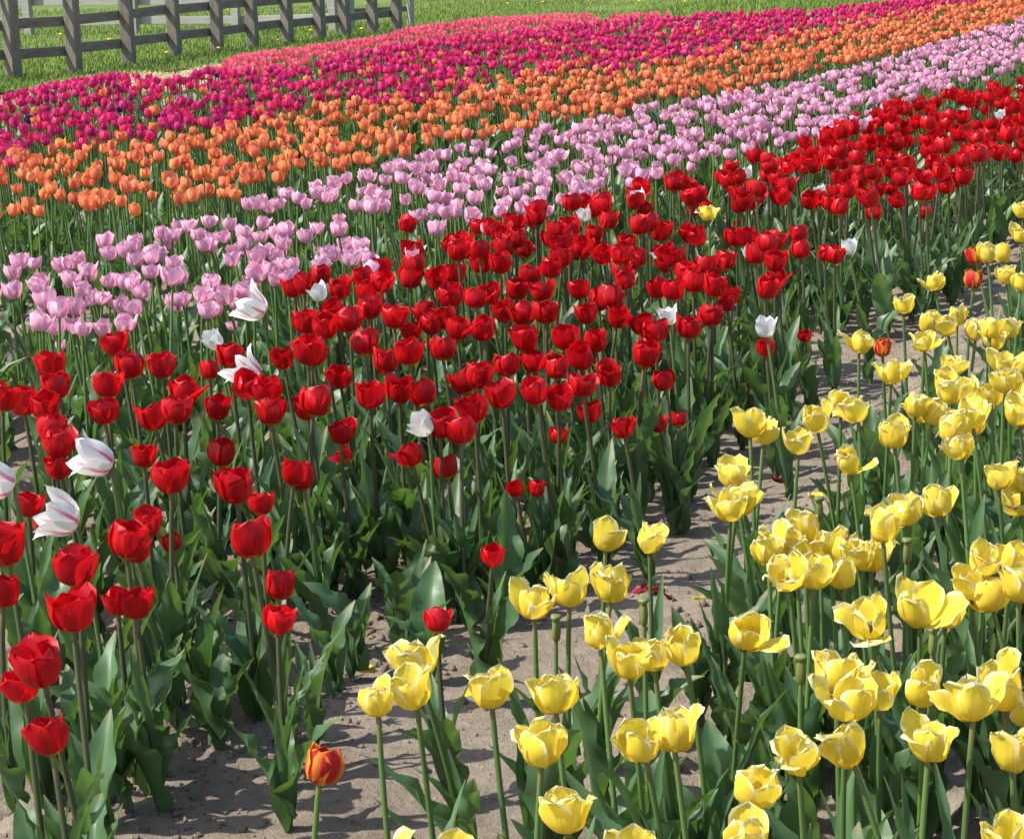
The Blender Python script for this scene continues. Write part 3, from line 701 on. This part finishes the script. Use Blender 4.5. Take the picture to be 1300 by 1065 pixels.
def mass_object(name, kind, fl, label, seed):
    """the many small blooms farther off: stems, leaves and petals as real geometry in one object"""
    if not fl: return
    r = np.random.default_rng(seed)
    temps = [whole_head(kind, 5, 4, 50 + i) for i in range(6)]
    ltemps = [rand_leaf(600 + i, 5, 3, i < 7) for i in range(10)]; LF = grid_faces(5, 3)
    mk = 'stem_red' if kind == 'red' else 'stem'
    SV, SUV, SF = stem_geo(0, 0, 2, 4, 0.0045)
    Vs, Us, Fs, Ms = [], [], [], []; n = 0
    def add(V, U, F, mi):
        nonlocal n
        Vs.append(V); Us.append(U); Fs.append(F + n); Ms.append(np.full(len(F), mi)); n += len(V)
    def rz(a):
        c, s = math.cos(a), math.sin(a); return np.array([[c, s, 0], [-s, c, 0], [0, 0, 1]])
    for f in fl:
        lx, ly = -0.05 + r.normal(0, .06), r.normal(0, .06); H = f['h'] - 0.012
        sh = np.array([[1, 0, 0], [0, 1, 0], [lx, ly, 1]])
        b = np.array([f['x'], f['y'], f['z']])
        V, U, F = temps[r.integers(6)]; s = r.uniform(.76, 1.12)
        tl = np.array(lean_matrix(lx * 2 + r.normal(0, .13), ly * 2 + r.normal(0, .13))).T
        add((V * s) @ rz(r.uniform(0, 6.28)) @ tl + b + np.array([lx * H, ly * H, H]), U, F, 0)
        add((SV * np.array([1, 1, H + .01])) @ sh + b, SUV, SF, 1)
        for k in range(2 if f['d'] > 20 else 4):
            V, U = ltemps[r.integers(10)]
            add(V * r.uniform(.85, 1.15) @ rz(r.uniform(0, 6.28)) + b + np.array([0, 0, 0.03 * k]), U, LF, 2)
    me = mesh_np(name, np.concatenate(Vs), np.concatenate(Fs), [MAT[kind], MAT[mk], MAT['leaf']], np.concatenate(Us), np.concatenate(Ms))
    tag(link(name, me), label, 'tulips', None, 'stuff')
mass_object('distant_red_tulips', 'red', red_mass, 'far end of the red tulip bed, too dense to count', 1)
mass_object('distant_pink_tulips', 'pink', pink_mass, 'far end of the pale pink tulip bed, too dense to count', 2)
mass_object('distant_orange_tulips', 'orange', orange_mass, 'far end of the orange tulip bed, too dense to count', 3)
mass_object('distant_magenta_tulips', 'magenta', mag_mass, 'far mass of magenta tulips, too dense to count', 4)
mass_object('distant_coral_tulips', 'coral', coral_mass, 'far mass of coral pink tulips near the lawn', 5)

# ------------------------------------------------------------------ withered stems, fallen bloom, weeds, clods
def seed_head(px, py, H):
    P = at_pixel(px, py, H); base = Vector((P.x, P.y, float(terrain(P.x, P.y))))
    root = bpy.data.objects.new('spent_tulip', None); col.objects.link(root); root.location = base
    root.rotation_euler = (random.gauss(0, .02), random.gauss(0, .02), random.uniform(0, 6))
    tag(root, 'spent tulip stalk with a bare green seed pod in the yellow bed', 'tulip', 'spent stalks in the yellow bed')
    V, UV, F = stem_geo(0, 0, 5, 7, 0.0042); link('stem', mesh_np('stem', V, F, MAT['stem'], UV), root, (0, 0, -.01), None, (1, 1, H - 0.01))
    prof = [(0.0035, 0), (0.0062, 0.004), (0.0072, 0.018), (0.0062, 0.032), (0.0052, 0.036), (0.0095, 0.040), (0.0085, 0.045), (0.001, 0.044)]
    V = []; n = 9
    for i, (r_, z_) in enumerate(prof):
        for j in range(n):
            a = 2 * math.pi * j / n; k = 1 + 0.18 * math.cos(3 * a); V.append((r_ * k * math.cos(a), r_ * k * math.sin(a), z_))
    F = [(i * n + j, i * n + (j + 1) % n, (i + 1) * n + (j + 1) % n, (i + 1) * n + j) for i in range(len(prof) - 1) for j in range(n)]
    link('seed_pod', mesh_np('seed_pod', np.array(V), np.array(F), MAT['pistil'], np.array([(0.5, 0.4)] * len(V))), root, (0, 0, H - 0.025))
    for k in range(2): link('leaf', random.choice(LEAVES), root, (0, 0, 0.01 * k), (0, 0, random.uniform(0, 6)))
for px, py in ((702, 793), (820, 775), (1047, 646), (1013, 846), (1174, 814), (1147, 696), (960, 630)):
    seed_head(px, py, random.uniform(0.34, 0.40))

def fallen_petal(px, py, kind, label):
    P = at_pixel(px, py, 0.0); p, q = pq(P.x, P.y)
    V, UV = petal_geo(0.055, 0.020, 9, 7, 0.5, 0.5, 1.6, 0.8, 0.008, 0.004, 0.2, 0.0, int(px + py))
    me = mesh_np('fallen_petal', V, grid_faces(9, 7), MAT[kind], UV)
    z = float(soil_rough(np.array([p]), np.array([q]))[0])
    o = link('fallen_petal', me, None, (P.x, P.y, z + 0.012), (random.uniform(-.5, .5), R(55) + random.gauss(0, .3), random.uniform(0, 6)))
    tag(o, label, 'petal', 'petals fallen on the ground')
for px, py in ((812, 747), (822, 752), (833, 748), (826, 743), (840, 753)):
    fallen_petal(px, py, 'wilted', 'shrivelled dark red petal lying on the sandy path')
for px, py in ((600, 870), (700, 862), (905, 760), (470, 840), (380, 930), (1000, 605), (1040, 640)):
    fallen_petal(px, py, random.choice(('wilted', 'yellow')), 'single curled petal dropped on the bare soil')

def weed(px, py, label):
    P = at_pixel(px, py, 0.0)
    root = bpy.data.objects.new('weed_sprig', None); col.objects.link(root); root.location = P
    tag(root, label, 'weed', 'weeds on the path')
    for k in range(7):
        V, UV = leaf_geo(random.uniform(.02, .05), random.uniform(.003, .006), 5, 3, .4, random.uniform(.7, 1.5), .3, .001, 0, 70 + k)
        link('leaf', mesh_np('leaf', V, grid_faces(5, 3), MAT['stem'], UV), root, (0, 0, 0), (0, 0, k * .9 + random.uniform(-.3, .3)))
for px, py in ((412, 860), (905, 706), (600, 838), (770, 720), (470, 905)): weed(px, py, 'small green weed sprouting from bare soil of the path')

def lump_mass():
    """loose clods and crumbs on the bare soil"""
    import bmesh
    bm = bmesh.new(); bmesh.ops.create_icosphere(bm, subdivisions=1, radius=1); bm.verts.ensure_lookup_table()
    V0 = np.array([v.co[:] for v in bm.verts]); F0 = np.array([[v.index for v in f.verts] for f in bm.faces]); bm.free()
    r = np.random.default_rng(5); Vs, Fs = [], []; n = 0
    N_ = 15000
    P = np.concatenate([r.normal(-1.80, 0.12, 7200), r.uniform(-3.4, -0.25, 6000), r.normal(-1.05, .12, 1800)]); Q = 1.6 + 9.5 * r.random(N_) ** 1.5
    zs = soil_rough(P, Q); X, Y = xy(P, Q); size = np.clip(r.lognormal(-5.75, 0.6, N_), 0.0012, 0.013)
    for i in range(N_):
        s = size[i]; V = V0 * (s * r.uniform(.5, 1.3, 3)) * (1 + r.normal(0, .42, (len(V0), 1)))
        a = r.uniform(0, 6.28); c, sn = math.cos(a), math.sin(a)
        V = V @ np.array([[c, sn, 0], [-sn, c, 0], [0, 0, 1]]) + np.array([X[i], Y[i], zs[i] + s * .1])
        Vs.append(V); Fs.append(F0 + n); n += len(V)
    me = mesh_np('soil_clods', np.concatenate(Vs), np.concatenate(Fs), MAT['soil'], smooth=False)
    tag(link('soil_clods', me), 'loose clods and crumbs of dry soil on the beds and path', 'soil', None, 'stuff')
lump_mass()

# ------------------------------------------------------------------ wooden fences, straw, grass, dandelions
def fence(name, bases, post_w, post_h, rails, rail_h, label, mat_r, mat_p, name_rail='rail'):
    """bases: ground points of the posts; rails run behind the posts, one board per bay and height"""
    root = bpy.data.objects.new(name, None); col.objects.link(root); root.location = bases[0]; tag(root, label, 'fence')
    b0 = bases[0]
    for i, b in enumerate(bases):
        d = (bases[min(i + 1, len(bases) - 1)] - bases[max(i - 1, 0)]); a = math.atan2(d.y, d.x)
        box('post', mat_p, post_w, post_w, post_h + random.uniform(-.02, .02) + .2, root, b - b0 - Vector((0, 0, .2)), (random.gauss(0, .012), random.gauss(0, .012), a + random.gauss(0, .04)), 0.008, 0.004)
    for i in range(len(bases) - 1):
        d = bases[i + 1] - bases[i]; L = d.length; a = math.atan2(d.y, d.x); mid = (bases[i] + bases[i + 1]) / 2 - b0
        nrm = Vector((-d.y, d.x, 0)).normalized()
        if nrm.dot(Vector((mid + b0))) < 0: nrm = -nrm
        for z in rails:
            zz = z + random.uniform(-.012, .012) - rail_h / 2
            slope = math.atan2(d.z, math.hypot(d.x, d.y))
            box(name_rail, mat_r, L - 0.012, 0.035, rail_h, root, mid + nrm * (post_w / 2 + .02) + Vector((0, 0, zz)), (0, -slope + random.gauss(0, .008), a), 0.005, 0.003)
    return root
posts = [(18, 105), (96, 98), (165, 87), (223, 77), (276, 70), (322, 63), (366, 58), (407, 53), (439, 50), (474, 46), (504, 42)]
fb = [at_pixel(px, py, 0.0) for px, py in posts]
fb.insert(0, fb[0] * 2 - fb[1])
fence('paddock_fence', fb, 0.18, 1.45, (0.39, 0.82, 1.25), 0.15, 'weathered grey post and rail fence along the tulip field', MAT['wood'], MAT['wood_post'])
fb2 = [at_pixel(px, py, 0.0) for px, py in ((-95, 50), (38, 48), (172, 46.5), (300, 45), (424, 44))]
fence('paddock_fence', fb2, 0.16, 1.3, (0.32, 0.72, 1.12), 0.16, 'bleached pale board fence standing farther back on the lawn', MAT['wood_pale'], MAT['wood_pale'])
fb3 = [at_pixel(px, py, 0.0) for px, py in ((446, 40), (522, 36))]
fence('field_gate', fb3, 0.12, 1.2, (0.40, 0.75, 1.05), 0.11, 'dark wooden gate behind the end of the post and rail fence', MAT['wood'], MAT['wood_pale'])

def ribbon_road():
    a0, a1 = at_pixel(-200, 14, 0), at_pixel(470, 3, 0); b0, b1 = at_pixel(-200, -25, 0), at_pixel(560, -22, 0)
    n = 40; V = []
    for i in range(n + 1):
        t = i / n
        for k in range(7):
            P = a0.lerp(a1, t).lerp(b0.lerp(b1, t), k / 6); V.append((P.x, P.y, float(terrain(P.x, P.y)) + 0.035 + 0.01 * math.sin(i * 1.7 + k)))
    tag(link('road', mesh_np('road', np.array(V), grid_faces(n + 1, 7), MAT['road'])), kind='structure')
ribbon_road()

def blades(name, pts, hmin, hmax, w, mat, label, cat, lean=0.5, seed=3):
    r = np.random.default_rng(seed); n = len(pts)
    a = r.uniform(0, 6.283, n); h = r.uniform(hmin, hmax, n); l = r.normal(0, lean, n) if lean < 1.2 else r.uniform(1.2, 1.54, n)
    dx, dy = np.cos(a), np.sin(a); tx, ty = -dy, dx
    V = np.zeros((n, 4, 3)); P = np.asarray(pts)
    for k, (s, t) in enumerate(((-1, 0), (1, 0), (.35, 1), (-.35, 1))):
        V[:, k, 0] = P[:, 0] + tx * s * w * .5 + dx * h * np.sin(l) * t
        V[:, k, 1] = P[:, 1] + ty * s * w * .5 + dy * h * np.sin(l) * t
        V[:, k, 2] = P[:, 2] + h * np.cos(l) * t
    F = np.arange(n * 4).reshape(n, 4)
    return tag(link(name, mesh_np(name, V.reshape(-1, 3), F, mat, smooth=False)), label, cat, None, 'stuff')
# grass only where the picture can see it
r = np.random.default_rng(9); n_ = 260000
A = r.uniform(-0.24, 0.24, n_); D0 = lawn_start(A); D = 1 / (1 / 130 + (1 / (D0 - 0.3) - 1 / 130) * r.random(n_))
X, Y = D * np.sin(A), D * np.cos(A); Z = terrain(X, Y) + 0.045
hx, hy, d = project(np.stack([X, Y, Z + .05], 1))
thin = (vnoise(X * .35 + 3, Y * .35) + 0.5 * vnoise(X * 1.3, Y * 1.3 + 7)) > 0.30
ok = (hx > -30) & (hx < 1330) & (hy > -12) & (hy < 160) & (~thin | (r.random(n_) < 0.25)) & (hy > 12 - hx * 0.012 - 1000 * (hx > 500))
blades('grass', np.stack([X, Y, Z], 1)[ok][:170000], 0.03, 0.11, 0.013, MAT['grass'], 'short green lawn grass beyond the tulip field', 'grass', 0.6)
# dry straw along the field's edge by the fence
n_ = 60000; A = r.uniform(-0.24, -0.08, n_); D = lawn_start(A) - r.uniform(-0.6, 5.0, n_)
X, Y = D * np.sin(A), D * np.cos(A); Z = terrain(X, Y) + .05
hx, hy, d = project(np.stack([X, Y, Z], 1))
ok = (hx > 40 + 60 * r.random(hx.size)) & (hx < 330) & (hy > edge(MAG_TOP, hx) - 2) & (hy < edge(MAG_TOP, hx) + 60)
blades('straw', np.stack([X, Y, Z], 1)[ok][:20000], 0.05, 0.16, 0.014, MAT['straw'], 'dry pale straw at the edge of the magenta bed', 'straw', 1.4, 8)

def dandelion(px, py):
    P = at_pixel(px, py, 0.0)
    root = bpy.data.objects.new('dandelion', None); col.objects.link(root); root.location = P
    tag(root, 'yellow dandelion blooming in the lawn grass', 'dandelion', 'dandelions in the lawn')
    V, UV, F = stem_geo(0, 0, 2, 5, 0.004); link('stem', mesh_np('stem', V, F, MAT['stem'], UV), root, (0, 0, 0), None, (1, 1, .13))
    V = []; n = 10
    for r_, z_ in ((0.006, 0), (0.035, 0.012), (0.042, 0.022), (0.025, 0.034), (0.004, 0.037)):
        for j in range(n):
            a = 2 * math.pi * j / n; k = 1 + .15 * (j % 2); V.append((r_ * k * math.cos(a), r_ * k * math.sin(a), z_))
    F = [(i * n + j, i * n + (j + 1) % n, (i + 1) * n + (j + 1) % n, (i + 1) * n + j) for i in range(4) for j in range(n)]
    link('flower_head', mesh_np('flower_head', np.array(V), np.array(F), MAT['dandelion']), root, (0, 0, .125))
for px, py in ((78, 53), (213, 78), (279, 72), (62, 38), (356, 61), (102, 15), (186, 24), (290, 20), (460, 46), (520, 60), (645, 12), (690, 10), (748, 8), (812, 9), (855, 6), (870, 10), (465, 12), (395, 48), (140, 60)):
    dandelion(px, py)
